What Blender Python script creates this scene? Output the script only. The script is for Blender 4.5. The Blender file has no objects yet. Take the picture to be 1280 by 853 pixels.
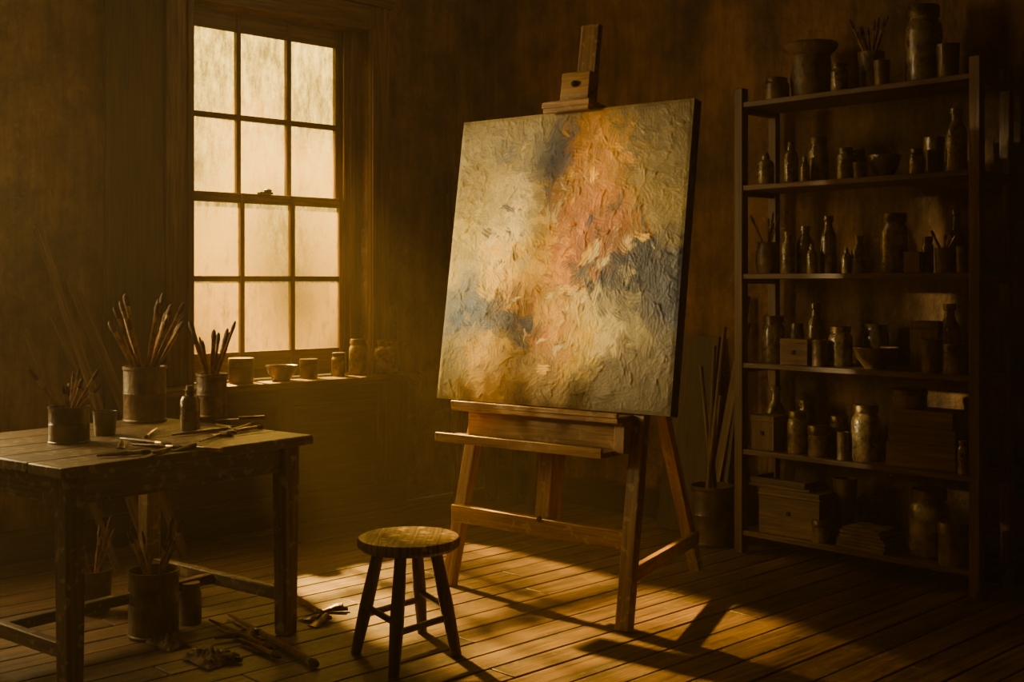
import bpy, bmesh, math, random
import numpy as np
from mathutils import Vector, Matrix, noise
random.seed(7); np.random.seed(7)
RAD=math.radians
YAW=RAD(46.2); C=math.cos(YAW); S=math.sin(YAW)
CX,CY,CH=5.8,-5.33,1.35; FPX=1500.0; HY=352.0
R=Vector((C,S,0)); F=Vector((-S,C,0))
def W(lat,z,h=0.0): return Vector((CX,CY,0))+R*lat+F*z+Vector((0,0,h))
def on_h(px,py,h):
    z=(CH-h)*FPX/(py-HY); return W((px-640)/FPX*z,z,h),z
def on_y(px,y):
    k=(px-640)/FPX; z=(y-CY)/(S*k+C); return W(k*z,z),z
def on_x(px,x):
    k=(px-640)/FPX; z=(x-CX)/(C*k-S); return W(k*z,z),z
def hz(py,z): return CH-(py-HY)/FPX*z

# ---------- materials ----------
def lin(c):
    return tuple(((v/255)/12.92 if v/255<=0.04045 else ((v/255+0.055)/1.055)**2.4) for v in c)+(1,)
def newmat(name):
    m=bpy.data.materials.new(name); m.use_nodes=True
    nt=m.node_tree; b=nt.nodes['Principled BSDF']; return m,nt,b
def N(nt,t,**k):
    n=nt.nodes.new(t)
    for a,v in k.items(): setattr(n,a,v)
    return n
def ramp(nt,fac,stops):
    r=N(nt,'ShaderNodeValToRGB'); e=r.color_ramp.elements
    while len(e)<len(stops): e.new(0.5)
    for i,(p,c) in enumerate(stops): e[i].position=p; e[i].color=c
    nt.links.new(fac,r.inputs[0]); return r
def wood(name,c1,c2,rough=.6,us=3,vs=55,bump=.35,stain=None):
    m,nt,b=newmat(name); L=nt.links
    uv=N(nt,'ShaderNodeUVMap'); uv.uv_map='UVMap'
    mp=N(nt,'ShaderNodeMapping'); mp.inputs['Scale'].default_value=(us,vs,1)
    L.new(uv.outputs[0],mp.inputs[0])
    n1=N(nt,'ShaderNodeTexNoise'); n1.inputs['Scale'].default_value=1; n1.inputs['Detail'].default_value=6; n1.inputs['Roughness'].default_value=.65; n1.inputs['Distortion'].default_value=.4
    L.new(mp.outputs[0],n1.inputs['Vector'])
    r=ramp(nt,n1.outputs[0],[(.32,lin(c2)),(.68,lin(c1))])
    mp2=N(nt,'ShaderNodeMapping'); mp2.inputs['Scale'].default_value=(.7,3.1,1)
    L.new(uv.outputs[0],mp2.inputs[0])
    n2=N(nt,'ShaderNodeTexNoise'); n2.inputs['Scale'].default_value=1.3; n2.inputs['Detail'].default_value=4
    L.new(mp2.outputs[0],n2.inputs['Vector'])
    r2=ramp(nt,n2.outputs[0],[(.3,(.30,.30,.30,1)),(.7,(1,1,1,1))])
    mx=N(nt,'ShaderNodeMix',data_type='RGBA',blend_type='MULTIPLY'); mx.inputs[0].default_value=1
    L.new(r.outputs[0],mx.inputs[6]); L.new(r2.outputs[0],mx.inputs[7])
    out=mx.outputs[2]
    if stain:
        tc=N(nt,'ShaderNodeTexCoord'); n3=N(nt,'ShaderNodeTexNoise'); n3.inputs['Scale'].default_value=28; n3.inputs['Detail'].default_value=5
        L.new(tc.outputs['Object'],n3.inputs['Vector'])
        r3=ramp(nt,n3.outputs[0],[(.57,(0,0,0,1)),(.64,(.85,.85,.85,1))])
        m3=N(nt,'ShaderNodeMix',data_type='RGBA'); L.new(r3.outputs[0],m3.inputs[0]); L.new(out,m3.inputs[6]); m3.inputs[7].default_value=lin(stain); out=m3.outputs[2]
    L.new(out,b.inputs['Base Color'])
    b.inputs['Roughness'].default_value=rough
    bp=N(nt,'ShaderNodeBump'); bp.inputs['Strength'].default_value=bump; bp.inputs['Distance'].default_value=.006
    L.new(n1.outputs[0],bp.inputs['Height']); L.new(bp.outputs[0],b.inputs['Normal'])
    return m
def noisy(name,c1,c2,scale=6,rough=.7,bump=.3,metal=0,dist=.01,trans=0,spec=.5,coat=0,grime=0):
    m,nt,b=newmat(name); L=nt.links
    tc=N(nt,'ShaderNodeTexCoord')
    n1=N(nt,'ShaderNodeTexNoise'); n1.inputs['Scale'].default_value=scale; n1.inputs['Detail'].default_value=8; n1.inputs['Roughness'].default_value=.62
    L.new(tc.outputs['Object'],n1.inputs['Vector'])
    r=ramp(nt,n1.outputs[0],[(.35,lin(c2)),(.65,lin(c1))])
    out=r.outputs[0]
    if grime:
        mp=N(nt,'ShaderNodeMapping'); mp.inputs['Scale'].default_value=(7,7,.9); L.new(tc.outputs['Object'],mp.inputs[0])
        ng=N(nt,'ShaderNodeTexNoise'); ng.inputs['Scale'].default_value=1; ng.inputs['Detail'].default_value=10; ng.inputs['Roughness'].default_value=.75; L.new(mp.outputs[0],ng.inputs['Vector'])
        rg=ramp(nt,ng.outputs[0],[(.36,(grime,grime,grime,1)),(.6,(1,1,1,1))])
        mx=N(nt,'ShaderNodeMix',data_type='RGBA',blend_type='MULTIPLY'); mx.inputs[0].default_value=1
        L.new(out,mx.inputs[6]); L.new(rg.outputs[0],mx.inputs[7]); out=mx.outputs[2]
    L.new(out,b.inputs['Base Color'])
    b.inputs['Roughness'].default_value=rough; b.inputs['Metallic'].default_value=metal
    b.inputs['Specular IOR Level'].default_value=spec; b.inputs['Coat Weight'].default_value=coat
    b.inputs['Transmission Weight'].default_value=trans
    n2=N(nt,'ShaderNodeTexNoise'); n2.inputs['Scale'].default_value=scale*4; n2.inputs['Detail'].default_value=6
    L.new(tc.outputs['Object'],n2.inputs['Vector'])
    bp=N(nt,'ShaderNodeBump'); bp.inputs['Strength'].default_value=bump; bp.inputs['Distance'].default_value=dist
    L.new(n2.outputs[0],bp.inputs['Height']); L.new(bp.outputs[0],b.inputs['Normal'])
    return m
M={}
M['easel']=wood('easel_wood',(204,154,76),(112,76,34),.45,stain=(160,134,84))
M['table']=wood('table_wood',(128,98,56),(54,37,18),.5,stain=(134,116,78))
M['stool']=wood('stool_wood',(180,144,84),(74,52,26),.45,stain=(198,170,112))
M['stoolleg']=wood('stool_leg_wood',(124,88,46),(56,37,18),.42)
M['shelf']=wood('shelf_wood',(134,96,52),(62,41,20),.5)
M['frame']=wood('window_frame_wood',(144,110,60),(72,49,24),.55)
M['sash']=wood('sash_wood',(164,132,78),(94,68,38),.5)
M['floor']=wood('floor_wood',(140,104,58),(48,33,17),.5,us=2.2,vs=38,bump=.9,stain=(104,80,48))
M['box']=wood('box_wood',(148,114,66),(84,62,34),.65)
M['dark']=wood('dark_wood',(96,67,34),(42,27,12),.65)
M['plaster']=noisy('wall_plaster',(146,107,58),(62,42,20),2.2,.8,1.0,dist=.04,grime=.36)
M['ceil']=noisy('ceiling_plaster',(70,52,34),(50,36,22),2,.9,.3)
M['glass']=noisy('dusty_glass',(166,144,96),(66,54,32),16,.25,.35,spec=.9,trans=.2,coat=.4)
M['glass2']=noisy('amber_glass',(128,98,52),(48,34,16),16,.22,.3,spec=.9,trans=.15,coat=.4)
M['ceramic']=noisy('stoneware',(138,112,70),(62,46,26),9,.45,.5,grime=.5)
M['ceram2']=noisy('glazed_pot',(116,90,52),(46,32,16),8,.32,.45,coat=.3,grime=.5)
M['tin']=noisy('tarnished_tin',(130,108,70),(60,46,26),12,.38,.3,metal=.7)
M['cloth']=noisy('cloth',(128,106,70),(74,58,34),14,.9,.5)
M['paper']=noisy('old_paper',(124,100,64),(80,60,34),8,.85,.3)
M['bristle']=noisy('bristle',(96,66,36),(40,26,14),60,.8,.4)
M['handle']=noisy('brush_handle',(150,104,52),(66,40,18),20,.3,.1,coat=.4)
M['ferrule']=noisy('ferrule',(170,145,100),(120,96,60),20,.3,.1,metal=1)
M['canvas']=noisy('raw_canvas',(100,84,56),(66,50,30),25,.85,.3)
M['soot']=noisy('dark_metal',(40,30,20),(22,16,10),12,.5,.2,metal=.6)
M['leaf']=noisy('added_bough_leaf',(60,70,30),(30,40,14),6,.7,.2)

# ---------- mesh builder ----------
class B:
    def __init__(s): s.bm=bmesh.new(); s.uv=s.bm.loops.layers.uv.new('UVMap'); s.mats=[]
    def mi(s,m):
        if m not in s.mats: s.mats.append(m)
        return s.mats.index(m)
    def box(s,c,size,rot=None,mat='box',taper=None):
        c=Vector(c); rot=rot or Matrix.Identity(3); h=[x/2 for x in size]; ax=max(range(3),key=lambda i:size[i])
        o=[i for i in range(3) if i!=ax]; ou,ov=random.random()*50,random.random()*50
        vs=[];lc=[]
        for i in (-1,1):
            for j in (-1,1):
                for k in (-1,1):
                    l=Vector((i*h[0],j*h[1],k*h[2]))
                    if taper and k==-1: l.x*=taper; l.y*=taper
                    lc.append(l); vs.append(s.bm.verts.new(c+rot@l))
        for f in ((0,1,3,2),(4,6,7,5),(0,4,5,1),(2,3,7,6),(0,2,6,4),(1,5,7,3)):
            fc=s.bm.faces.new([vs[i] for i in f]); fc.material_index=s.mi(mat)
            for lp,i in zip(fc.loops,f):
                lp[s.uv].uv=(lc[i][ax]+ou,lc[i][o[0]]+lc[i][o[1]]+ov)
        return s
    def bx(s,x0,x1,y0,y1,z0,z1,mat): return s.box(((x0+x1)/2,(y0+y1)/2,(z0+z1)/2),(abs(x1-x0),abs(y1-y0),abs(z1-z0)),None,mat)
    def beam(s,p0,p1,w,d,mat='box',side=None,taper=None):
        p0=Vector(p0);p1=Vector(p1); z=(p1-p0).normalized()
        x=Vector(side) if side is not None else (Vector((0,0,1)).cross(z) if abs(z.z)<.95 else Vector((1,0,0)))
        x=(x-z*x.dot(z)).normalized(); y=z.cross(x)
        return s.box((p0+p1)/2,(w,d,(p1-p0).length),Matrix((x,y,z)).transposed(),mat,taper)
    def rod(s,p0,p1,r0,r1,mat,seg=10,cap=True):
        p0=Vector(p0);p1=Vector(p1); L=(p1-p0).length
        return s.lathe([(0,0),(r0,0),(r1,L),(0,L)],p0,mat,seg,axis=(p1-p0).normalized())
    def lathe(s,prof,org,mat,seg=24,axis=None,mats=None,sq=1.0):
        org=Vector(org)
        if axis is not None:
            q=Vector((0,0,1)).rotation_difference(Vector(axis)).to_matrix()
        else: q=Matrix.Identity(3)
        ou=random.random()*30
        rings=[]
        for r,z in prof:
            if r<=1e-6: rings.append([s.bm.verts.new(org+q@Vector((0,0,z)))])
            else: rings.append([s.bm.verts.new(org+q@Vector((r*math.cos(2*math.pi*i/seg),sq*r*math.sin(2*math.pi*i/seg),z))) for i in range(seg)])
        for a in range(len(rings)-1):
            A,Bq=rings[a],rings[a+1]; m=s.mi(mats[a] if mats else mat)
            for i in range(seg):
                j=(i+1)%seg
                if len(A)==1 and len(Bq)==1: break
                if len(A)==1: vv=[A[0],Bq[j],Bq[i]]
                elif len(Bq)==1: vv=[A[i],A[j],Bq[0]]
                else: vv=[A[i],A[j],Bq[j],Bq[i]]
                f=s.bm.faces.new(vv); f.material_index=m; f.smooth=True
                for lp in f.loops:
                    l=lp.vert.co-org; lp[s.uv].uv=(l.dot(q@Vector((0,0,1)))+ou,(l.x+l.y)*1.3)
        return s
    def brush(s,p0,p1,r=.006,flat=False):
        p0=Vector(p0);p1=Vector(p1);d=p1-p0;L=d.length;a=d.normalized()
        bl=min(.055,L*.2); fl=min(.035,L*.14); hl=L-bl-fl
        prof=[(0,0),(r*.45,0.002),(r*.9,hl*.45),(r*1.15,hl*.8),(r*.85,hl),(r*.95,hl+.001),(r*1.0,hl+fl),(r*1.25,hl+fl+bl*.4),(r*.9,hl+fl+bl*.8),(0,L)]
        ms=['handle']*4+['ferrule']*2+['bristle']*3
        return s.lathe(prof,p0,'handle',8,axis=a,mats=ms)
    def done(s,name,loc=None,bevel=0,sharp=35,smooth=True,normals=True):
        if loc is None:
            zs=[v.co.z for v in s.bm.verts]; xs=[v.co.x for v in s.bm.verts]; ys=[v.co.y for v in s.bm.verts]
            loc=Vector(((min(xs)+max(xs))/2,(min(ys)+max(ys))/2,min(zs)))
        loc=Vector(loc)
        bmesh.ops.translate(s.bm,verts=s.bm.verts,vec=-loc)
        if normals: bmesh.ops.recalc_face_normals(s.bm,faces=s.bm.faces)
        me=bpy.data.meshes.new(name); s.bm.to_mesh(me); s.bm.free()
        for m in s.mats: me.materials.append(M[m])
        if smooth:
            me.shade_smooth(); me.set_sharp_from_angle(angle=RAD(sharp))
        ob=bpy.data.objects.new(name,me); ob.location=loc; bpy.context.collection.objects.link(ob)
        if bevel:
            b=ob.modifiers.new('bevel','BEVEL'); b.width=bevel; b.segments=2; b.limit_method='ANGLE'; b.angle_limit=RAD(40)
        return ob
def empty(name,loc):
    e=bpy.data.objects.new(name,None); e.location=loc; e.empty_display_size=.1; bpy.context.collection.objects.link(e); return e
def parent(ch,p):
    ch.parent=p; ch.matrix_parent_inverse=Matrix.Translation(-p.location)

# ---------- room ----------
XR,YB,ZC=6.7,-6.4,3.35
b=B()
o1=(-2.14,-.97,.80,2.86); o2=(-4.65,-3.35,.95,2.95)
T=-.24
def wl(y0,y1,z0,z1): b.bx(T,0,y0,y1,z0,z1,'plaster')
wl(YB,o2[0],0,ZC); wl(o2[0],o2[1],0,o2[2]); wl(o2[0],o2[1],o2[3],ZC); wl(o2[1],o1[0],0,ZC)
wl(o1[0],o1[1],0,o1[2]-.04); wl(o1[0],o1[1],o1[3],ZC); wl(o1[1],0,0,ZC)
b.done('wall_left',(0,0,0))
B().bx(T,XR,0,.2,0,ZC,'plaster').done('wall_back',(0,0,0))
B().bx(XR,XR+.2,YB,0.2,0,ZC,'plaster').done('wall_right',(XR,0,0))
B().bx(T,XR+.2,YB-.2,YB,0,ZC,'plaster').done('wall_front',(0,YB,0))
ceiling=B().bx(T,XR+.2,YB-.2,.2,ZC,ZC+.1,'ceil').done('ceiling',(0,0,ZC))
# floor boards run parallel to the window wall
b=B(); b.bx(T,XR+.2,YB-.2,.2,-.12,-.03,'dark'); x=0.0
while x<XR:
    w=random.choice((.13,.145,.16)); x1=min(x+w,XR); y=YB-random.random()*1.5
    while y<0:
        l=random.uniform(1.6,3.0); a=max(y,YB); e=min(y+l,0)
        if e>a+.01: b.bx(x+.004,x1-.004,a+.003,e-.003,-.03,random.uniform(-.003,0),'floor')
        y+=l
    x=x1
b.done('floor',(0,0,0),bevel=.003)
# baseboards
B().bx(.002,.025,YB,-2.5,0,.16,'dark').done('baseboard_left',(0,-4,0),bevel=.004)
B().bx(.03,XR,-.025,-.002,0,.16,'dark').done('baseboard_back',(3,0,0),bevel=.004)
# window 1
def sash(b,y0,y1,z0,z1,cols,rows,x0,x1,bl,bt):
    ys=[y0]+[v for c in cols for v in c]+[y1]
    for i in range(0,len(ys),2): b.bx(x0,x1,ys[i],ys[i+1],z0,z1,'sash')
    zs=[z0]+[v for c in rows for v in c]+[z1]
    for c in cols:
        for i in range(0,len(zs),2): b.bx(x0+.004,x1-.004,c[0]-.001,c[1]+.001,zs[i],zs[i+1],'sash')
b=B()
cols=[(-2.07,-1.78),(-1.752,-1.448),(-1.418,-1.105)]
sash(b,-2.135,-1.045,1.80,2.855,cols,[(1.841,2.258),(2.289,2.754)],-.17,-.135,0,0)
sash(b,-2.135,-1.045,.802,1.845,cols,[(.955,1.35),(1.381,1.789)],-.13,-.095,0,0)
b.bx(-.19,-.06,-1.045,-.972,.802,2.855,'frame')
b.bx(-.095,-.07,-2.138,-2.115,.802,2.855,'frame')
b.bx(-.10,-.085,-1.08,-1.045,.802,2.855,'frame')
b.bx(-.12,-.075,-1.66,-1.58,1.845,1.858,'soot'); b.lathe([(0,0),(.02,0),(.024,.012),(.012,.02),(0,.022)],(-.1,-1.6,1.858),'soot',12)
win=b.done('window_1',(0,-1.55,.8),bevel=.003)
# glass material: sooty translucent old glass
m,nt,bs=newmat('grimy_pane'); L=nt.links
tc=N(nt,'ShaderNodeTexCoord'); n1=N(nt,'ShaderNodeTexNoise'); n1.inputs['Scale'].default_value=9; n1.inputs['Detail'].default_value=12; n1.inputs['Roughness'].default_value=.85
mp=N(nt,'ShaderNodeMapping'); mp.inputs['Scale'].default_value=(1,2.0,.7); L.new(tc.outputs['Object'],mp.inputs[0]); L.new(mp.outputs[0],n1.inputs['Vector'])
r=ramp(nt,n1.outputs[0],[(.38,(.02,.02,.02,1)),(.62,(.58,.58,.58,1))])
tr=N(nt,'ShaderNodeBsdfTransparent'); tr.inputs[0].default_value=(1,.91,.62,1)
tl=N(nt,'ShaderNodeBsdfTranslucent'); tl.inputs[0].default_value=(.14,.09,.022,1)
mx=N(nt,'ShaderNodeMixShader'); L.new(r.outputs[0],mx.inputs[0]); L.new(tr.outputs[0],mx.inputs[1]); L.new(tl.outputs[0],mx.inputs[2])
L.new(mx.outputs[0],nt.nodes['Material Output'].inputs[0]); nt.nodes.remove(bs); M['pane']=m
b=B()
for c in cols:
    b.bx(-.155,-.151,c[0]-.004,c[1]+.004,1.83,2.76,'pane'); b.bx(-.115,-.111,c[0]-.004,c[1]+.004,.95,1.80,'pane')
g=b.done('panes',(0,-1.55,.8)); parent(g,win)
# casing & ledge & panelling
b=B()
b.bx(.001,.035,-2.30,-2.14,.80,3.0,'frame'); b.bx(.035,.05,-2.18,-2.145,.80,2.87,'frame')
b.bx(.001,.035,-.97,-.83,.80,3.0,'frame'); b.bx(.035,.05,-.965,-.93,.80,2.87,'frame')
b.bx(.001,.035,-2.14,-.97,2.86,3.0,'frame'); b.bx(.001,.06,-2.33,-.80,3.0,3.05,'frame')
b.done('trim_1',(0,-1.5,.8),bevel=.004)
B().bx(-.06,.24,-2.139,-.971,.762,.80,'frame').bx(.002,.24,-2.46,-2.139,.762,.80,'frame').bx(.002,.24,-.971,-.74,.762,.80,'frame').done('window_sill',(0,-1.5,.76),bevel=.006)
b=B(); b.bx(.002,.15,-2.42,-.80,0,.762,'dark')
yy=[-2.42,-2.32,-1.72,-1.60,-1.02,-.80]
for i in (0,2,4): b.bx(.15,.175,yy[i],yy[i+1] if i<4 else -.80,0,.762,'dark')
b.bx(.15,.174,-2.42,-.8,.66,.762,'dark'); b.bx(.15,.176,-2.42,-.8,0,.17,'dark')
b.done('wainscot_panel',(0,-1.5,0),bevel=.005)
B().bx(.001,.02,-2.62,-2.31,.17,3.2,'dark').bx(.001,.03,-2.63,-2.60,.17,3.2,'dark').done('trim_2',(0,-2.4,0),bevel=.004)
# window 2, added out of view to let light onto the canvas: same make
b=B(); c2=[(-4.58,-4.01),(-3.97,-3.42)]
sash(b,-4.645,-3.355,.955,2.945,c2,[(1.03,2.87)],-.17,-.135,0,0)
b.done('added_window',(0,-4,.95),bevel=.003)
b=B(); b.bx(.001,.035,-4.80,-4.65,.95,3.1,'frame'); b.bx(.001,.035,-3.35,-3.2,.95,3.1,'frame'); b.bx(.001,.035,-4.65,-3.35,2.95,3.1,'frame'); b.bx(-.06,.1,-4.645,-3.355,.91,.95,'frame')
b.done('added_window_trim',(0,-4,.95),bevel=.004)

# ---------- easel ----------
s_=Vector((.788,-.616)); n_=Vector((.616,.788)); O=Vector((.614,4.65))-s_*.604
def E(s,n,h):
    c=O+s_*s+n_*n; return W(c.x,c.y,h)
SV=(R*.788+F*(-.616)).normalized(); NV=(R*.616+F*.788).normalized()
tau=RAD(8.6); TV=(NV*math.sin(tau)+Vector((0,0,math.cos(tau)))).normalized()
FN=SV.cross(TV).normalized()
if FN.dot(NV)>0: FN=-FN   # front normal
BC=E(0,0,.826)
b=B()
side=SV
b.beam(E(.475,-.13,0),E(.41,.20,1.5),.062,.045,'easel',side)
b.beam(E(-.53,.0,0),E(-.36,.20,1.5),.062,.045,'easel',side)
b.beam(E(.2,.92,0),E(.22,.235,1.62),.06,.04,'easel',side)
b.beam(E(-.44,.235,1.45),E(.46,.235,1.45),.08,.03,'easel',(0,0,1))
b.beam(E(-.50,-.005,.325),E(.46,-.03,.325),.035,.075,'easel',NV)
b.beam(E(.47,-.10,.2),E(.235,.86,.165),.03,.06,'easel',SV)
def mast(h,n0=.10): return n0+(h-.82)*math.tan(tau)
b.beam(E(.0,-.02,.29),E(.0,.03,.66),.075,.028,'easel',side)
b.beam(E(.0,.02,.30),E(.0,mast(2.48),2.48),.095,.032,'easel',side)
b.lathe([(0,0),(.013,0),(.013,.012),(0,.015)],E(.0,-.022,.36)-NV*.012,'soot',10,axis=-NV)
b.beam(E(-.44,-.015,.803),E(.42,-.015,.803),.15,.026,'easel',NV)
b.beam(E(-.44,-.088,.822),E(.42,-.088,.822),.014,.022,'easel',NV)
b.beam(E(-.41,.005,.735),E(.39,.005,.735),.035,.115,'easel',NV)
b.beam(E(.395,-.01,.665),E(.395,0.0,.80),.05,.075,'easel',side)
b.beam(E(-.48,-.07,.668),E(.385,-.07,.668),.15,.022,'easel',NV)
b.beam(E(-.48,-.146,.678),E(.385,-.146,.678),.014,.04,'easel',NV)
ct=BC+TV*1.276
b.box(ct-FN*.02+TV*.018,(.25,.14,.026),Matrix((SV,FN,TV)).transposed(),'easel')
b.box(ct+FN*.035+TV*.01,(.24,.018,.05),Matrix((SV,FN,TV)).transposed(),'easel')
b.box(ct-FN*.045+TV*.10,(.15,.07,.15),Matrix((SV,FN,TV)).transposed(),'easel')
b.lathe([(0,0),(.013,0),(.016,.010),(.008,.018),(0,.019)],ct-FN*.010+TV*.12,'soot',12,axis=FN)
easel=b.done('wooden_easel',E(0,.3,0),bevel=.004)
# ---------- painting ----------
CWd,CHt=1.208,1.272
GW,GH=400,424
rng=np.random.RandomState(11)
blobs=[ # u,v(from top),ru,rv,colour,weight
(.1,.12,.25,.2,(150,138,106),1.0),(.9,.1,.2,.25,(112,100,74),1.1),(.92,.85,.22,.2,(100,92,72),1.1),(.35,.05,.25,.1,(130,118,90),.9),
(.14,.42,.16,.25,(196,176,126),1.2),(.33,.36,.14,.14,(250,230,172),1.9),(.28,.25,.14,.1,(204,186,138),1.1),
(.75,.30,.13,.12,(146,126,90),1.0),(.93,.42,.1,.14,(116,102,74),1.1),
(.47,.17,.09,.10,(52,74,106),2.0),(.40,.27,.06,.08,(84,98,112),1.2),(.22,.12,.03,.03,(56,78,108),1.8),(.33,.14,.03,.03,(66,84,106),1.4),
(.62,.22,.10,.13,(176,88,20),3.2),(.56,.38,.12,.11,(154,66,10),3.8),(.66,.16,.06,.08,(214,120,30),2.2),(.68,.40,.06,.08,(136,60,12),2.2),
(.36,.52,.09,.065,(255,184,16),4.8),(.24,.56,.06,.04,(236,164,44),2.2),(.40,.60,.09,.06,(222,122,12),3.4),(.50,.50,.08,.07,(196,88,12),3.2),
(.83,.55,.14,.10,(18,28,46),3.6),(.70,.56,.08,.07,(28,36,56),2.7),(.95,.62,.07,.08,(44,54,72),1.8),(.80,.68,.08,.05,(50,58,68),1.2),
(.30,.67,.11,.06,(62,42,20),2.6),(.15,.70,.10,.08,(62,82,108),2.4),(.10,.62,.06,.06,(84,96,108),1.5),(.36,.74,.06,.06,(42,62,92),2.2),  # dark brown blob is dappled shade on the canvas, painted as umber
(.52,.73,.09,.08,(196,104,14),3.0),(.48,.64,.06,.06,(232,140,24),2.6),(.72,.70,.09,.09,(240,220,160),1.9),(.66,.80,.08,.08,(200,176,120),1.3),
(.22,.82,.10,.05,(208,136,44),1.8),(.2,.92,.12,.05,(184,128,48),1.6),(.05,.88,.1,.1,(136,122,88),1.1),(.42,.86,.1,.08,(156,112,50),1.5),(.55,.93,.15,.06,(112,90,54),1.1),(.80,.87,.12,.08,(112,100,74),1.2),(.45,.42,.06,.05,(240,182,76),1.6)]
def pig(c):
    r_,g_,b_=lin(c)[:3]; st_=max(0,(r_-b_)/r_)
    if st_>.6:
        g_=max(g_,min(r_*.62,g_*(1+1.15*st_**4))); b_*=.6
    return np.array((r_,g_,b_))
blobs=[(a,b_,c,d,pig(e),f) for a,b_,c,d,e,f in blobs]
def field(u,v):
    a=u; u=u+ .06*noise.noise(Vector((u*6,v*6,1.3)))+.03*noise.noise(Vector((u*15,v*15,2.3))); v=v+.06*noise.noise(Vector((a*6,v*6,9.3)))+.03*noise.noise(Vector((a*15,v*15,5.3)))
    w=0;c=np.zeros(3)
    for bu,bv,ru,rv,col,wt in blobs:
        k=wt*math.exp(-.5*(((u-bu)/(ru*.9))**2+((v-bv)/(rv*.9))**2))+1e-6
        k=k**2.2
        w+=k; c+=k*col
    return c/w
col=np.zeros((GH,GW,3)); hgt=np.zeros((GH,GW))
for j in range(0,GH,8):
    for i in range(0,GW,8):
        col[j:j+8,i:i+8]=field(i/GW,j/GH)
NS=2300
acc=[pig(c) for c in ((248,166,30),(186,84,12),(246,226,172),(36,56,86),(84,62,30))]
for k in range(NS):
    u,v=rng.rand(),rng.rand()
    big=(1-k/NS)**2
    Ls=rng.uniform(6,22)*(.8+1.8*big); Ws=Ls*rng.uniform(.22,.6)
    a=noise.noise(Vector((u*1.6,v*1.6,4)))*3.0+rng.normal(0,.9)-.9
    c=field(u+rng.normal(0,.022),v+rng.normal(0,.022))*rng.uniform(.58,1.22)
    d=abs(u-.5)+abs(v-.5)
    if rng.rand()<.10 and d<.42: c=acc[rng.randint(0,5)]*rng.uniform(.7,1.1)
    cx,cy=u*GW,v*GH; rr=int(Ls+Ws)+2
    x0,x1=max(0,int(cx)-rr),min(GW,int(cx)+rr); y0,y1=max(0,int(cy)-rr),min(GH,int(cy)+rr)
    if x1<=x0 or y1<=y0: continue
    X,Y=np.meshgrid(np.arange(x0,x1)-cx,np.arange(y0,y1)-cy)
    cu=rng.normal(0,.010)
    p=X*math.cos(a)+Y*math.sin(a); q=-X*math.sin(a)+Y*math.cos(a)+cu*p*p
    ph=rng.rand()*6
    rag_=3.0*np.sin(q*1.1+ph)+2.0*np.sin(q*2.3+ph*2)
    e=1-(np.abs(p+rag_)/Ls)**3-(np.abs(q+1.6*np.sin(p*.35+ph))/Ws)**3
    al=np.clip(e*2.0,0,1)
    streak=np.sin(q*rng.uniform(1.0,2.0)+ph)*.5+.5
    al2=al*np.clip(.42+.55*streak,0,1)
    sub=col[y0:y1,x0:x1]; sub[:]=sub*(1-al2[...,None])+(c*1.0)*al2[...,None]
    hs=hgt[y0:y1,x0:x1]; lift=rng.uniform(.0,1.0)**2
    ramp_=np.clip(.5+.5*p/Ls,0,1)**2
    lip=np.exp(-((q-Ws*.75)/1.5)**2)*(rng.rand()<.5)
    hs[:]=hs*(1-al*.5)+al*(.12+lift*.6*ramp_+.12*streak+lip*lift*.55)
fb=np.zeros((GH//4,GW//4))
for j in range(GH//4):
    for i in range(GW//4): fb[j,i]=noise.fractal(Vector((i*.11,j*.11,3)),1.0,2.0,4)
hgt+=.22*np.kron(fb,np.ones((4,4)))
for _ in range(2):
    hgt[1:-1,1:-1]=(hgt[1:-1,1:-1]*3+hgt[:-2,1:-1]+hgt[2:,1:-1]+hgt[1:-1,:-2]+hgt[1:-1,2:])/7
hgt=np.clip(hgt,0,3)
lum=(col@np.array((.3,.55,.15)))[...,None]
col=np.clip(lum+(col-lum)*1.25,.004,1)
xs=np.linspace(-CWd/2,CWd/2,GW); ts=np.linspace(CHt,0,GH)
amp=.0066
edge=np.minimum(np.minimum(np.arange(GW)[None,:],GW-1-np.arange(GW)[None,:]),np.minimum(np.arange(GH)[:,None],GH-1-np.arange(GH)[:,None]))
hg=hgt*np.clip(edge/5,0,1)*amp+.0015
XX,TT=np.meshgrid(xs,ts)
P=XX[...,None]*np.array(SV)+TT[...,None]*np.array(TV)+hg[...,None]*np.array(FN)
P=P.reshape(-1,3)
idx=np.arange(GW*GH).reshape(GH,GW)
q=np.stack([idx[:-1,:-1],idx[1:,:-1],idx[1:,1:],idx[:-1,1:]],-1).reshape(-1,4)
me=bpy.data.meshes.new('paint_surface'); me.from_pydata(P.tolist(),[],q.tolist()); me.update()
ca=me.color_attributes.new('paint','FLOAT_COLOR','POINT')
ca.data.foreach_set('color',np.concatenate([col.reshape(-1,3),np.ones((GW*GH,1))],1).astype(np.float32).ravel())
me.shade_smooth()
m,nt,bs=newmat('oil_paint'); at=N(nt,'ShaderNodeAttribute'); at.attribute_name='paint'; nt.links.new(at.outputs['Color'],bs.inputs['Base Color']); bs.inputs['Roughness'].default_value=.55; bs.inputs['Specular IOR Level'].default_value=.3
tc=N(nt,'ShaderNodeTexCoord'); nn=N(nt,'ShaderNodeTexNoise'); nn.inputs['Scale'].default_value=60; nn.inputs['Detail'].default_value=7; nn.inputs['Distortion'].default_value=1.0; nt.links.new(tc.outputs['Object'],nn.inputs['Vector'])
bp=N(nt,'ShaderNodeBump'); bp.inputs['Strength'].default_value=.4; bp.inputs['Distance'].default_value=.005; nt.links.new(nn.outputs[0],bp.inputs['Height']); nt.links.new(bp.outputs[0],bs.inputs['Normal'])
me.materials.append(m)
pe=empty('abstract_painting',BC)
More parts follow.
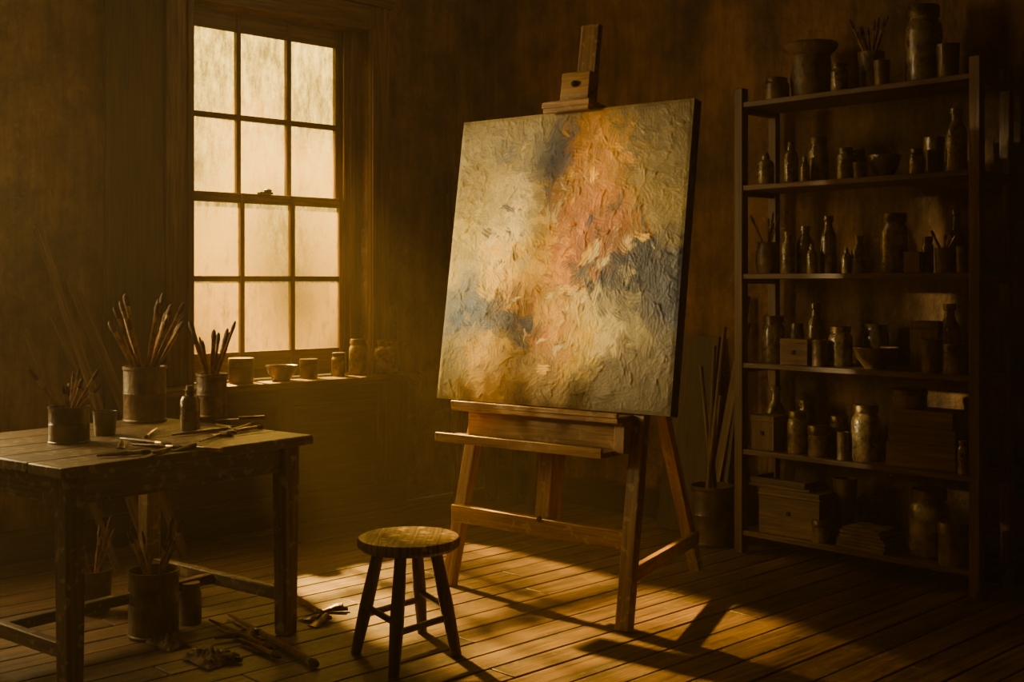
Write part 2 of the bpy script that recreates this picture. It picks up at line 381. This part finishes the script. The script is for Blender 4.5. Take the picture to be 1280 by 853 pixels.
ps=bpy.data.objects.new('paint_surface',me); ps.location=BC; bpy.context.collection.objects.link(ps); parent(ps,pe)
b=B(); b.box(BC+TV*CHt/2-FN*.028,(CWd,.056,CHt),Matrix((SV,FN,TV)).transposed(),'canvas')
st=b.done('stretched_canvas',BC); parent(st,pe)

# ---------- stool ----------
b=B(); sc=W(-.375,4.36); sh=.425; r=.187
b.lathe([(0,sh-.042),(r*.94,sh-.042),(r,sh-.03),(r,sh-.012),(r*.97,sh-.002),(r*.9,sh),(r*.5,sh-.002),(0,sh-.003)],sc,'stool',48)
legs=[(-.4026,4.08),(-.568,4.36),(-.20,4.33),(-.346,4.62)]
tops=[];bots=[]
for la,z in legs:
    f=W(la,z,0); t=sc+(f-sc)*.55; t.z=sh-.04; tops.append(t);bots.append(f)
    b.lathe([(0,0),(.019,0),(.025,.18),(.023,.3),(.021,(t-f).length),(0,(t-f).length)],f,'stoolleg',14,axis=(t-f).normalized())
order=[0,1,3,2]
for i in range(4):
    a,c=order[i],order[(i+1)%4]; k=.36 if i%2 else .44
    b.rod(bots[a].lerp(tops[a],k),bots[c].lerp(tops[c],k),.012,.012,'stoolleg',10)
b.done('wooden_stool',sc)

# ---------- table ----------
tcx,tcy,rot=1.515,-3.285,RAD(8); RM=Matrix.Rotation(rot,3,'Z')
def Tp(x,y,z): return Vector((tcx,tcy,0))+RM@Vector((x,y,z))
TH=.76
b=B()
for i in range(5):
    w=1.02/5; b.box(Tp(-.51+w*(i+.5),0,TH-.018),(w-.003,1.06,.036),RM,'table')
for sx in (-1,1):
    b.box(Tp(sx*.44,0,TH-.085),(.03,.9,.1),RM,'table'); b.box(Tp(0,sx*.46,TH-.085),(.9,.03,.1),RM,'table')
    for sy in (-1,1): b.box(Tp(sx*.435,sy*.455,(TH-.036)/2),(.075,.075,TH-.036),RM,'table',taper=.82)
b.box(Tp(0,.455,.15),(.83,.035,.05),RM,'table'); b.box(Tp(0,-.455,.15),(.83,.035,.05),RM,'table'); b.box(Tp(0,0,.15),(.04,.9,.04),RM,'table')
b.done('work_table',(tcx,tcy,0),bevel=.005)

# ---------- vessels ----------
def jarprof(kind,r,h):
    if kind=='jar':   # lidded jar
        p=[(0,0),(.93,0),(1,.04),(1,.68),(.93,.77),(.78,.82),(.78,.86),(.86,.86),(.86,.985),(.82,1),(0,1)]; ms=['@']*6+['tin']*4
    elif kind=='open':
        p=[(0,0),(.93,0),(1,.03),(1,.80),(.9,.88),(.9,.93),(.97,.94),(.97,1),(.84,1),(.84,.4),(0,.38)]; ms=['@']*10
    elif kind=='bottle':
        p=[(0,0),(.93,0),(1,.03),(1,.58),(.92,.68),(.6,.77),(.5,.81),(.48,.9),(.6,.91),(.6,1),(0,1)]; ms=['@']*10
    elif kind=='bell':
        p=[(0,0),(.95,0),(1,.05),(.98,.25),(.8,.5),(.5,.68),(.3,.76),(.28,.9),(.4,.92),(.4,1),(0,1)]; ms=['@']*10
    elif kind=='cork':
        p=[(0,0),(.93,0),(1,.03),(1,.66),(.8,.76),(.5,.80),(.5,.88),(.58,.88),(.58,.9),(.42,.9),(.38,1),(0,1)]; ms=['@']*8+['box']*3
    elif kind=='crock':
        p=[(0,0),(.62,0),(.7,.05),(.76,.4),(.74,.7),(.7,.78),(.95,.9),(1,.96),(.97,1),(.85,.98),(.62,.8),(.6,.3),(0,.28)]; ms=['@']*12
    elif kind=='round':
        p=[(0,0),(.7,0),(.92,.18),(1,.42),(.95,.68),(.8,.86),(.82,.96),(.86,1),(.74,1),(.7,.86),(.8,.6),(0,.4)]; ms=['@']*11
    elif kind=='bowl':
        p=[(0,0),(.5,0),(.55,.08),(.85,.5),(1,.94),(.98,1),(.92,.96),(.76,.5),(0,.25)]; ms=['@']*8
    elif kind=='cup':
        p=[(0,0),(.82,0),(.86,.04),(.98,.95),(1,1),(.9,1),(.86,.9),(.78,.35),(0,.33)]; ms=['@']*8
    elif kind=='can':
        p=[(0,0),(.98,0),(1,.02),(1,.04),(.96,.06),(.96,.5),(.98,.52),(.96,.54),(.96,.93),(1,.95),(1,1),(.92,1),(.92,.5),(0,.48)]; ms=['@']*13
    elif kind=='tub':
        p=[(0,0),(.96,0),(1,.05),(1,.7),(1.0,.7),(1.05,.72),(1.05,.96),(1.0,1),(0,1)]; ms=['@']*3+['tin']*5
    return [(a*r,c*h) for a,c in p],ms
NM={'jar':'glass_jar','open':'open_jar','bottle':'glass_bottle','bell':'flask_bottle','cork':'corked_bottle','crock':'stoneware_crock','round':'round_pot','bowl':'ceramic_bowl','cup':'ceramic_cup','can':'tin_can','tub':'lidded_tin'}
def vessel(kind,p,r,h,mat,brushes=0,bl=.25,spread=.3,name=None,thin=1,seg=26):
    b=B(); pr,ms=jarprof(kind,r,h); ms=[mat if x=='@' else x for x in ms]
    b.lathe(pr,p,mat,seg,mats=ms)
    inner=.6*r
    for i in range(brushes):
        a=random.random()*6.28; f=inner*(.35+.65*random.random())
        base=Vector(p)+Vector((-math.cos(a)*f*.5,-math.sin(a)*f*.5,h*.45))
        top=Vector(p)+Vector((math.cos(a)*f,math.sin(a)*f,h))
        d=(top-base).normalized()
        Lb=h*.55+bl*random.uniform(.6,1.0)
        b.brush(base,base+d*Lb,random.uniform(.0045,.008)*thin)
    return b.done(name or (('brush_'+NM[kind]) if brushes else NM[kind]),Vector(p))
# table items
def titem(kind,x0,x1,top,base,mat,br=0,bl=.2,name=None,thin=1):
    p,z=on_h((x0+x1)/2,base-3,TH); r=(x1-x0)/2*z/FPX; h=hz(top,z)-TH
    return vessel(kind,p,r,h,mat,br,bl,name=name,thin=thin)
titem('can',154,208,458,530,'ceramic',16,.34,'paintbrush_pot',1.4)
titem('can',245,284,467,524,'ceramic',11,.27,'paintbrush_pot',1.3)
titem('cork',225,250,482,541,'glass2')
titem('can',61,112,508,556,'ceram2',11,.2,'paintbrush_pot')
titem('cup',116,146,514,547,'ceram2')
# loose brushes, knives on the table
b=B()
for (xa,ya,xb,yb) in [(250,552,318,529),(215,544,300,534),(150,548,215,556),(165,556,230,560),(270,530,296,540),(282,541,330,533),(196,536,180,548),(120,570,190,565)]:
    p0=on_h(xa,ya,TH+.009)[0]; p1=on_h(xb,yb,TH+.009)[0]; b.brush(p0,p1,.0075)
b.done('loose_paintbrushes')
b=B()
for (xa,ya,a) in [(235,562,.3),(285,526,1.2),(185,572,2.2)]:
    p=on_h(xa,ya,TH)[0]; rm=Matrix.Rotation(a,3,'Z')
    b.box(p+Vector((0,0,.004)),(.10,.022,.004),rm,'tin'); b.box(p+rm@Vector((.10,0,.008)),(.11,.016,.014),rm,'handle')
b.done('palette_knives',bevel=.002)
def tube(b,p,a,L,r,mat='tin'):
    rm=Matrix.Rotation(a,3,'Z')
    n=10; secs=[(0,r*1.25,.0025),(L*.08,r*1.25,.003),(L*.35,r*1.12,r*.5),(L*.6,r*1.05,r*.85),(L*.8,r,r),(L*.86,r*.5,r*.5),(L*.87,r*.55,r*.55),(L,r*.5,r*.5)]
    rings=[]
    for (x,ry,rz) in secs:
        rings.append([b.bm.verts.new(Vector(p)+rm@Vector((x,ry*math.cos(t*2*math.pi/n),r+ (rz*math.sin(t*2*math.pi/n))-(r-max(rz,.003))*.9))) for t in range(n)])
    for k in range(len(rings)-1):
        for t in range(n):
            f=b.bm.faces.new([rings[k][t],rings[k][(t+1)%n],rings[k+1][(t+1)%n],rings[k+1][t]]); f.material_index=b.mi('soot' if k>=6 else mat)
    for rg in (rings[0],rings[-1]):
        f=b.bm.faces.new(rg); f.material_index=b.mi(mat)
b=B()
for (xa,ya,a) in [(262,545,.4),(215,565,1.5),(150,562,2.6)]: tube(b,on_h(xa,ya,TH)[0],a,.11,.012)
b.done('table_paint_tubes')
# ledge items
def litem(kind,x0,x1,top,mat,x=.07):
    p,z=on_x((x0+x1)/2,x); p.z=.80; r=(x1-x0)/2*z/FPX; return vessel(kind,p,r,hz(top,z)-.80+.01,mat)
litem('tub',286,317,450,'ceram2',.12); litem('bowl',332,372,459,'ceram2',.1); litem('tub',375,397,451,'ceram2',.08)
litem('jar',414,433,443,'glass'); litem('jar',436,459,426,'glass'); litem('jar',467,499,427,'glass',.09)

# ---------- shelf ----------
SY0,SY1=-.385,-.055
SH=[.115,.518,.947,1.388,1.827,2.24]
b=B()
lx=on_y(923,SY0)[0].x; rx=on_y(1218,SY0)[0].x
for xx in (lx,rx):
    b.bx(xx-.024,xx+.024,SY0-.002,SY0+.05,0,2.31,'shelf'); b.bx(xx-.024,xx+.024,SY1-.04,SY1,0,2.29,'shelf')
    for h in SH: b.bx(xx-.018,xx+.018,SY0+.05,SY1-.04,h-.05,h-.004,'shelf')
for h in SH:
    b.bx(lx+.02,rx-.02,SY0+.004,(SY0+SY1)/2-.001,h-.026,h,'shelf'); b.bx(lx+.02,rx-.02,(SY0+SY1)/2+.001,SY1-.003,h-.026,h,'shelf')
b.done('storage_shelf',((lx+rx)/2,SY0,0),bevel=.003)
def sitem(i,kind,x0,x1,top,mat,d=.05,br=0,bl=.12,name=None):
    h0=SH[i]; px=(x0+x1)/2; z=on_y(px,SY0+d)[1]; r=(x1-x0)/2*z/FPX*.97
    y=min(max(SY0+d+r,SY0+r+.008),SY1-r-.012); p,z=on_y(px,y); r=(x1-x0)/2*z/FPX*.97
    p.z=h0; h=hz(top,z)-h0
    return vessel(kind,p,r,max(h,.02),mat,br,bl,name=name,thin=.8)
def sbox(i,x0,x1,top,dep=.16,d=.05,mat='box',name='wooden_box',h0=None,yaw=0,lid=True):
    px=(x0+x1)/2; yf=SY0+d; a,_=on_y(x0,yf); c,z=on_y(x1,yf); base=SH[i] if h0 is None else h0
    w=(c.x-a.x); z=on_y(px,yf)[1]; h=max(hz(top,z)-base,.015); w=max(w-dep*.35,.04) if x1-x0<60 else w-dep*.25
    b=B(); cx=(a.x+c.x)/2
    rm=Matrix.Rotation(yaw,3,'Z'); cc=Vector((cx,yf+dep/2,base))
    b.box(cc+Vector((0,0,h*.5)),(w,dep,h),rm,mat)
    if lid:
        b.box(cc+Vector((0,0,h*.86)),(w+.008,dep+.008,h*.05),rm,mat)
        b.box(cc+rm@Vector((0,-dep/2-.002,h*.5)),(.02,.006,.02),rm,'soot')
    b.done(name,bevel=.003); return base+h
# top
sitem(5,'jar',955,987,98,'ceram2',.03); sitem(5,'crock',979,1048,55,'ceramic',.1)
sitem(5,'jar',1038,1060,80,'glass',.02); sitem(5,'cup',1072,1106,66,'ceramic',.12,11,.19,'paintbrush_cup')
sitem(5,'cup',1092,1113,76,'ceramic',.015); sitem(5,'jar',1132,1178,8,'glass',.09); sitem(5,'cup',1170,1200,56,'ceram2',.03)
# 4
sitem(4,'cork',946,968,192,'glass',.03,0); sitem(4,'cork',979,998,178,'glass2',.05); sitem(4,'bottle',1000,1012,196,'glass',.03); sitem(4,'jar',1010,1036,172,'glass',.08)
sitem(4,'jar',1046,1067,185,'glass',.05); sitem(4,'jar',1062,1083,188,'glass2',.12); sitem(4,'bowl',1085,1126,194,'ceram2',.05); sitem(4,'jar',1136,1155,186,'glass',.02)
sitem(4,'cup',1154,1181,172,'ceram2',.1); sitem(4,'bottle',1182,1209,136,'glass',.04); sitem(4,'cup',1066,1082,203,'ceramic',.0)
# 3
sitem(3,'round',944,975,303,'ceramic',.05,6,.17,'brush_pot'); sitem(3,'bottle',976,994,290,'glass',.03); sitem(3,'bottle',995,1018,283,'glass2',.09)
sitem(3,'bottle',1025,1046,270,'glass2',.06); sitem(3,'bottle',1064,1084,295,'glass',.04); sitem(3,'jar',1100,1136,267,'glass',.06); sitem(3,'cork',1052,1064,310,'glass',.02)
sbox(3,1127,1152,315,.05,.01,lid=False,name='wooden_block'); sitem(3,'jar',1152,1167,296,'glass2',.09); sitem(3,'cup',1168,1192,310,'ceramic',.02,4,.1,'brush_cup'); sitem(3,'bell',1182,1208,262,'glass2',.16); sitem(3,'cup',1195,1210,308,'ceramic',.01)
sitem(3,'cork',1008,1022,305,'glass',.01)
# 2
sitem(2,'jar',952,982,395,'glass',.08); sbox(2,972,1012,424,.07,.01)
sitem(2,'jar',986,1006,404,'ceramic',.15); sitem(2,'bottle',1008,1031,379,'glass2',.13); sitem(2,'can',1014,1034,425,'ceramic',.02); sitem(2,'jar',1035,1066,408,'glass',.08)
sitem(2,'bowl',1066,1124,434,'ceram2',.02); sitem(2,'round',1078,1112,405,'ceram2',.23)
sbox(2,1132,1178,402,.12,.15,name='cardboard_box'); sitem(2,'cup',1151,1178,424,'ceramic',.02); sitem(2,'bottle',1174,1200,380,'glass',.16); sitem(2,'tub',1179,1210,430,'ceramic',.02)
# 1
sbox(1,934,972,520,.12,.03); sitem(1,'bell',951,988,482,'glass',.16); sitem(1,'jar',984,1010,514,'glass',.03); sitem(1,'tub',1010,1036,532,'glass',.02)
sitem(1,'jar',996,1020,500,'glass2',.2); sitem(1,'jar',1036,1062,520,'ceramic',.12); sitem(1,'jar',1064,1101,506,'glass',.03); sitem(1,'can',1046,1062,540,'ceramic',.01)
t=sbox(1,1101,1202,556,.2,.04,name='wooden_box',lid=False); t2=sbox(1,1104,1200,535,.19,.045,h0=t,lid=False,yaw=.03); t3=sbox(1,1110,1199,514,.18,.05,h0=t2,lid=False,yaw=-.04)
p,z=on_y(1137,SY0+.13); p.z=t3; vessel('tub',p,21*z/FPX,hz(486,z)-t3,'ceramic')
sitem(1,'jar',1197,1212,551,'glass',.0)
# 0
tb=sbox(0,943,1030,614,.2,.03,name='wooden_crate'); 
b=B(); cx,_=on_y(985,SY0+.13)
b.box((cx.x,cx.y,tb+.008),(.34,.19,.014),Matrix.Rotation(.05,3,'Z'),'box'); b.box((cx.x-.15,cx.y,tb+.03),(.012,.19,.03),None,'box'); b.box((cx.x+.15,cx.y,tb+.03),(.012,.19,.03),None,'box'); b.box((cx.x,cx.y-.09,tb+.03),(.31,.012,.03),None,'box')
b.done('paint_tray',bevel=.002)
sitem(0,'cup',1041,1072,598,'ceram2',.16); sitem(0,'tub',1015,1040,650,'ceramic',.0)
sitem(0,'jar',1136,1187,611,'glass',.06); sitem(0,'tub',1173,1211,653,'ceramic',.0)
# folded cloth stack
b=B(); c0,_=on_y(1087,SY0+.1)
for k in range(6):
    w=.26-.012*k+random.uniform(-.01,.01); zz=SH[0]+.008+k*.0165
    n=14
    rm=Matrix.Rotation(random.uniform(-.12,.12),3,'Z')
    g=[[b.bm.verts.new(Vector((c0.x,c0.y,zz))+rm@Vector(((i/n-.5)*w,(j/8-.5)*.16,(.006+.003*noise.noise(Vector((i*.5,j*.5,k*3)))))))for i in range(n+1)] for j in range(9)]
    g2=[[b.bm.verts.new(Vector((c0.x,c0.y,zz))+rm@Vector(((i/n-.5)*w,(j/8-.5)*.16,-.007)))for i in range(n+1)] for j in range(9)]
    mi=b.mi('cloth' if k%2 else 'paper')
    for j in range(8):
        for i in range(n):
            for G in (g,g2): f=b.bm.faces.new([G[j][i],G[j][i+1],G[j+1][i+1],G[j+1][i]]); f.material_index=mi
    bd=[(0,i) for i in range(n)]+[(j,n) for j in range(8)]+[(8,n-i) for i in range(n)]+[(8-j,0) for j in range(8)]
    for a in range(len(bd)):
        (j0,i0),(j1,i1)=bd[a],bd[(a+1)%len(bd)]
        f=b.bm.faces.new([g[j0][i0],g[j1][i1],g2[j1][i1],g2[j0][i0]]); f.material_index=mi
b.done('folded_cloths')

# ---------- things behind the easel / corners ----------
p,z=on_y(890,-.30); p.z=0
b=B(); r=.115; pr,ms=jarprof('can',r,.3); b.lathe(pr,p,'ceram2',28,mats=['ceram2']*13)
for (dx,dy,L,th) in [(-.05,.03,.75,.012),(.03,.05,.95,.014),(.05,-.02,.6,.01),(-.02,-.04,.5,.011),(0.0,.06,.85,.012)]:
    a0=p+Vector((-dx*.6,-dy*.6,.17)); d=(Vector((dx,dy*.4,.35))).normalized(); b.rod(a0,a0+d*L,th,th*.8,'box',10)
b.done('stick_bucket',p)
def lean(x,w,h,t,base,tilt=0):
    a=math.asin(min(.9,(abs(base)-.04)/h))
    up=Vector((math.sin(tilt)*math.cos(a),math.sin(a),math.cos(a)*math.cos(tilt))).normalized(); sd=Vector((1,0,0)); sd=(sd-up*sd.dot(up)).normalized(); nn=sd.cross(up)
    c=Vector((x,base,0.0))+up*h/2; c.z+=t/2*math.sin(a)+w/2*abs(sd.z)
    return c,Matrix((sd,nn,up)).transposed()
b=B(); x=on_y(868,-.12)[0].x
c,rm=lean(x-.04,.30,1.06,.03,-.2)
b.box(c,(.30,.016,1.06),rm,'dark')
for sx in (-1,1): b.box(c+rm@Vector((sx*.135,-.012,0)),(.03,.02,1.06),rm,'box')
for sz in (-1,1): b.box(c+rm@Vector((0,-.012,sz*.515)),(.30,.02,.03),rm,'box')
b.done('leaning_frame',bevel=.002)
b=B()
for (px,h,base,tl,w) in [(905,1.28,-.17,.06,.04),(893,1.15,-.2,.12,.05)]:
    c,rm=lean(on_y(px,-.2)[0].x-.05,w,h,.02,base,tl); b.box(c,(w,.02,h),rm,'box')
b.done('leaning_slats')
b=B()
for (px,h,base,tl,w) in [(620,2.0,-.32,-.10,.05),(645,1.9,-.3,-.16,.035),(672,2.1,-.36,-.05,.06)]:
    c,rm=lean(on_y(px,-.3)[0].x,w,h,.02,base,tl); b.box(c,(w,.02,h),rm,'dark')
b.done('leaning_boards')
b=B()
for (y,h,base,tl,w) in [(-.55,1.9,.34,.10,.05),(-.42,2.05,.3,.03,.04),(-.30,1.7,.36,-.02,.06)]:
    top=Vector((.05,y+tl*h,h)); bot=Vector((base,y,.012)); b.beam(bot,top,w,.02,'frame',(0,1,0))
b.done('leaning_planks')
b=B()
for (px,zt,x0,y0,w,mt) in [(47,1.60,.5,-2.62,.038,'box'),(84,1.36,.5,-2.45,.035,'box'),(97,1.30,.42,-2.40,.03,'frame'),(64,1.18,.46,-2.56,.022,'frame'),(30,1.12,.52,-2.80,.028,'frame')]:
    top=on_x(px,.05)[0]; top.z=zt; b.beam((x0,y0,.015),top,w,.02,mt,(0,1,0))
b.done('leaning_timber')
# ---------- floor clutter ----------
def fitem(kind,x0,x1,top,base,mat,br=0,bl=.2,name=None):
    p,z=on_h((x0+x1)/2,base-6,0); r=(x1-x0)/2*z/FPX; return vessel(kind,p,r,hz(top,z),mat,br,bl,name=name,thin=1.1)
fitem('can',160,224,712,800,'ceram2',7,.25,'brush_bucket')
fitem('jar',224,252,728,785,'ceram2'); fitem('cup',96,140,712,772,'ceram2',5,.25,'brush_tub')
b=B()
for (xa,ya,xb,yb,r) in [(262,775,340,812,.011),(285,768,398,832,.012),(300,800,352,822,.01),(268,798,330,790,.011),(364,742,404,768,.01),(240,812,300,822,.012)]:
    p0=on_h(xa,ya,.015)[0]; p1=on_h(xb,yb,.015)[0]; b.brush(p0,p1,r)
b.done('floor_brushes')
b=B()
for (xa,ya,a,L) in [(376,774,.2,.13),(398,765,.9,.12),(390,785,1.9,.12),(250,825,.6,.16),(275,815,-.3,.14),(310,805,2.5,.12)]: tube(b,on_h(xa,ya,0)[0],a,L,.018)
b.done('crumpled_paint_tubes')
def rag(px,py,w,name,amp=.03):
    p=on_h(px,py,0)[0]; b=B(); n=22; g=[]
    for j in range(n+1):
        row=[]
        for i in range(n+1):
            u,v=i/n-.5,j/n-.5; e=1-max(abs(u),abs(v))*2
            zz=.004+abs(noise.noise(Vector((u*6+px,v*6,py))))*amp*2*min(1,e*3)+amp*.5*e
            row.append(b.bm.verts.new(p+Vector((u*w*(1+.3*noise.noise(Vector((v*4,px,0)))),v*w*.7*(1+.3*noise.noise(Vector((u*4,py,0)))),zz))))
        g.append(row)
    for j in range(n):
        for i in range(n): f=b.bm.faces.new([g[j][i],g[j][i+1],g[j+1][i+1],g[j+1][i]]); f.material_index=b.mi('cloth')
    ob=b.done(name,sharp=80); return ob
rag(212,806,.16,'paint_rag'); rag(262,826,.18,'paint_rag')

# ---------- leafy boughs added out of view to break up the lamplight ----------
def dapple_bough(center,axis,rad,n,smin,smax,name):
    b=B(); ax=Vector(axis).normalized(); u=ax.orthogonal().normalized(); v=ax.cross(u); c=Vector(center)
    for i in range(5):
        a0=c+u*rad*1.3*random.uniform(-1,1)+v*rad*1.4; a1=c+u*rad*random.uniform(-1,1)-v*rad*random.uniform(.2,1); b.rod(a0,a1,.03,.008,'dark',8)
    for i in range(n):
        p=c+u*random.uniform(-rad,rad)+v*random.uniform(-rad,rad)+ax*random.uniform(-.3,.3)
        s=random.uniform(smin,smax)
        for k in range(5):
            d=Vector((random.gauss(0,1),random.gauss(0,1),random.gauss(0,1))).normalized(); e=d.orthogonal().normalized()
            q=p+Vector((random.gauss(0,1),random.gauss(0,1),random.gauss(0,1)))*s*.35
            vs=[b.bm.verts.new(q+d*s*x+e*s*y) for x,y in ((-.5,0),(-.2,.28),(.15,.25),(.55,0),(.15,-.25),(-.2,-.28))]
            f=b.bm.faces.new(vs); f.material_index=b.mi('leaf')
    b.done(name,normals=False,smooth=False)
# ---------- world & lights ----------
w=bpy.data.worlds.new('World'); bpy.context.scene.world=w; w.use_nodes=True; nt=w.node_tree; bg=nt.nodes['Background']
tc=N(nt,'ShaderNodeTexCoord'); sp=N(nt,'ShaderNodeSeparateXYZ'); nt.links.new(tc.outputs['Generated'],sp.inputs[0])
mr=N(nt,'ShaderNodeMapRange'); mr.inputs['From Min'].default_value=-.12; mr.inputs['From Max'].default_value=.24
nt.links.new(sp.outputs[2],mr.inputs[0])
r=ramp(nt,mr.outputs[0],[(0.0,(.10,.06,.012,1)),(.30,(.17,.106,.022,1)),(.42,(.42,.28,.06,1)),(.8,(1.0,.73,.21,1))])
nt.links.new(r.outputs[0],bg.inputs[0]); bg.inputs[1].default_value=5.2
def spot(name,loc,tgt,power,size,radius,col,blend=.3):
    l=bpy.data.lights.new(name,'SPOT'); l.energy=power; l.spot_size=RAD(size); l.spot_blend=blend; l.shadow_soft_size=radius; l.color=col
    o=bpy.data.objects.new(name,l); o.location=loc; o.rotation_euler=(Vector(tgt)-Vector(loc)).to_track_quat('-Z','Y').to_euler(); bpy.context.collection.objects.link(o); return o
wc=Vector((-.1,-1.55,1.58)); d=Vector((2.75,-.34,-2.12)).normalized()
spot('low_sun_lamp',wc-d*7,wc,92000,13,.16,(1,.65,.22),.7)
dapple_bough(wc-d*3.6,d,.60,14,.09,.18,'added_bough')
wc=Vector((-.1,-4.0,1.95)); tg=Vector((2.12,-1.80,1.50)); d=(tg-wc).normalized()
spot('added_canvas_spot',wc-d*6,tg,9000,10.5,.14,(1,.71,.29),.9)  # added spot that lights the canvas through the made-up window
dapple_bough(wc-d*2.6,d,.55,11,.08,.18,'added_bough')
# added area light at the made-up window, fills the room
l=bpy.data.lights.new('added_window_fill','AREA'); l.shape='RECTANGLE'; l.size=1.3; l.size_y=2.0; l.energy=120; l.color=(1,.65,.25)
o=bpy.data.objects.new('added_window_fill',l); o.location=(-.3,-4.0,2.0); o.rotation_euler=(RAD(90),0,RAD(-90)); bpy.context.collection.objects.link(o)
l=bpy.data.lights.new('sky_portal','AREA'); l.shape='RECTANGLE'; l.size=1.16; l.size_y=2.05; l.cycles.is_portal=True
o=bpy.data.objects.new('sky_portal',l); o.location=(-.22,-1.555,1.83); o.rotation_euler=(RAD(90),0,RAD(-90)); bpy.context.collection.objects.link(o)
l=bpy.data.lights.new('added_room_fill','POINT'); l.energy=11; l.color=(1,.62,.23); l.shadow_soft_size=.4  # added fill point, unseen near the ceiling, brightens the walls
o=bpy.data.objects.new('added_room_fill',l); o.location=(1.3,-1.4,2.95); bpy.context.collection.objects.link(o)
# dusty air in the room
vm=bpy.data.materials.new('dusty_air'); vm.use_nodes=True; nt=vm.node_tree; nt.nodes.remove(nt.nodes['Principled BSDF'])
vs=N(nt,'ShaderNodeVolumeScatter'); vs.inputs['Density'].default_value=.012; vs.inputs['Color'].default_value=(1,.80,.48,1); vs.inputs['Anisotropy'].default_value=.35
nt.links.new(vs.outputs[0],nt.nodes['Material Output'].inputs['Volume']); M['air']=vm
air=B().bx(T+.02,XR-.001,YB+.001,-.0005,.0005,ZC-.001,'air').done('dusty_air',(0,0,0))

cam=bpy.data.cameras.new('camera'); cam.lens=36*FPX/1280; cam.sensor_width=36; cam.shift_y=-(426.5-HY)/1280; cam.clip_start=.05
co=bpy.data.objects.new('camera',cam); co.location=(CX,CY,CH); co.rotation_euler=(RAD(90),0,YAW); bpy.context.collection.objects.link(co)
bpy.context.scene.camera=co
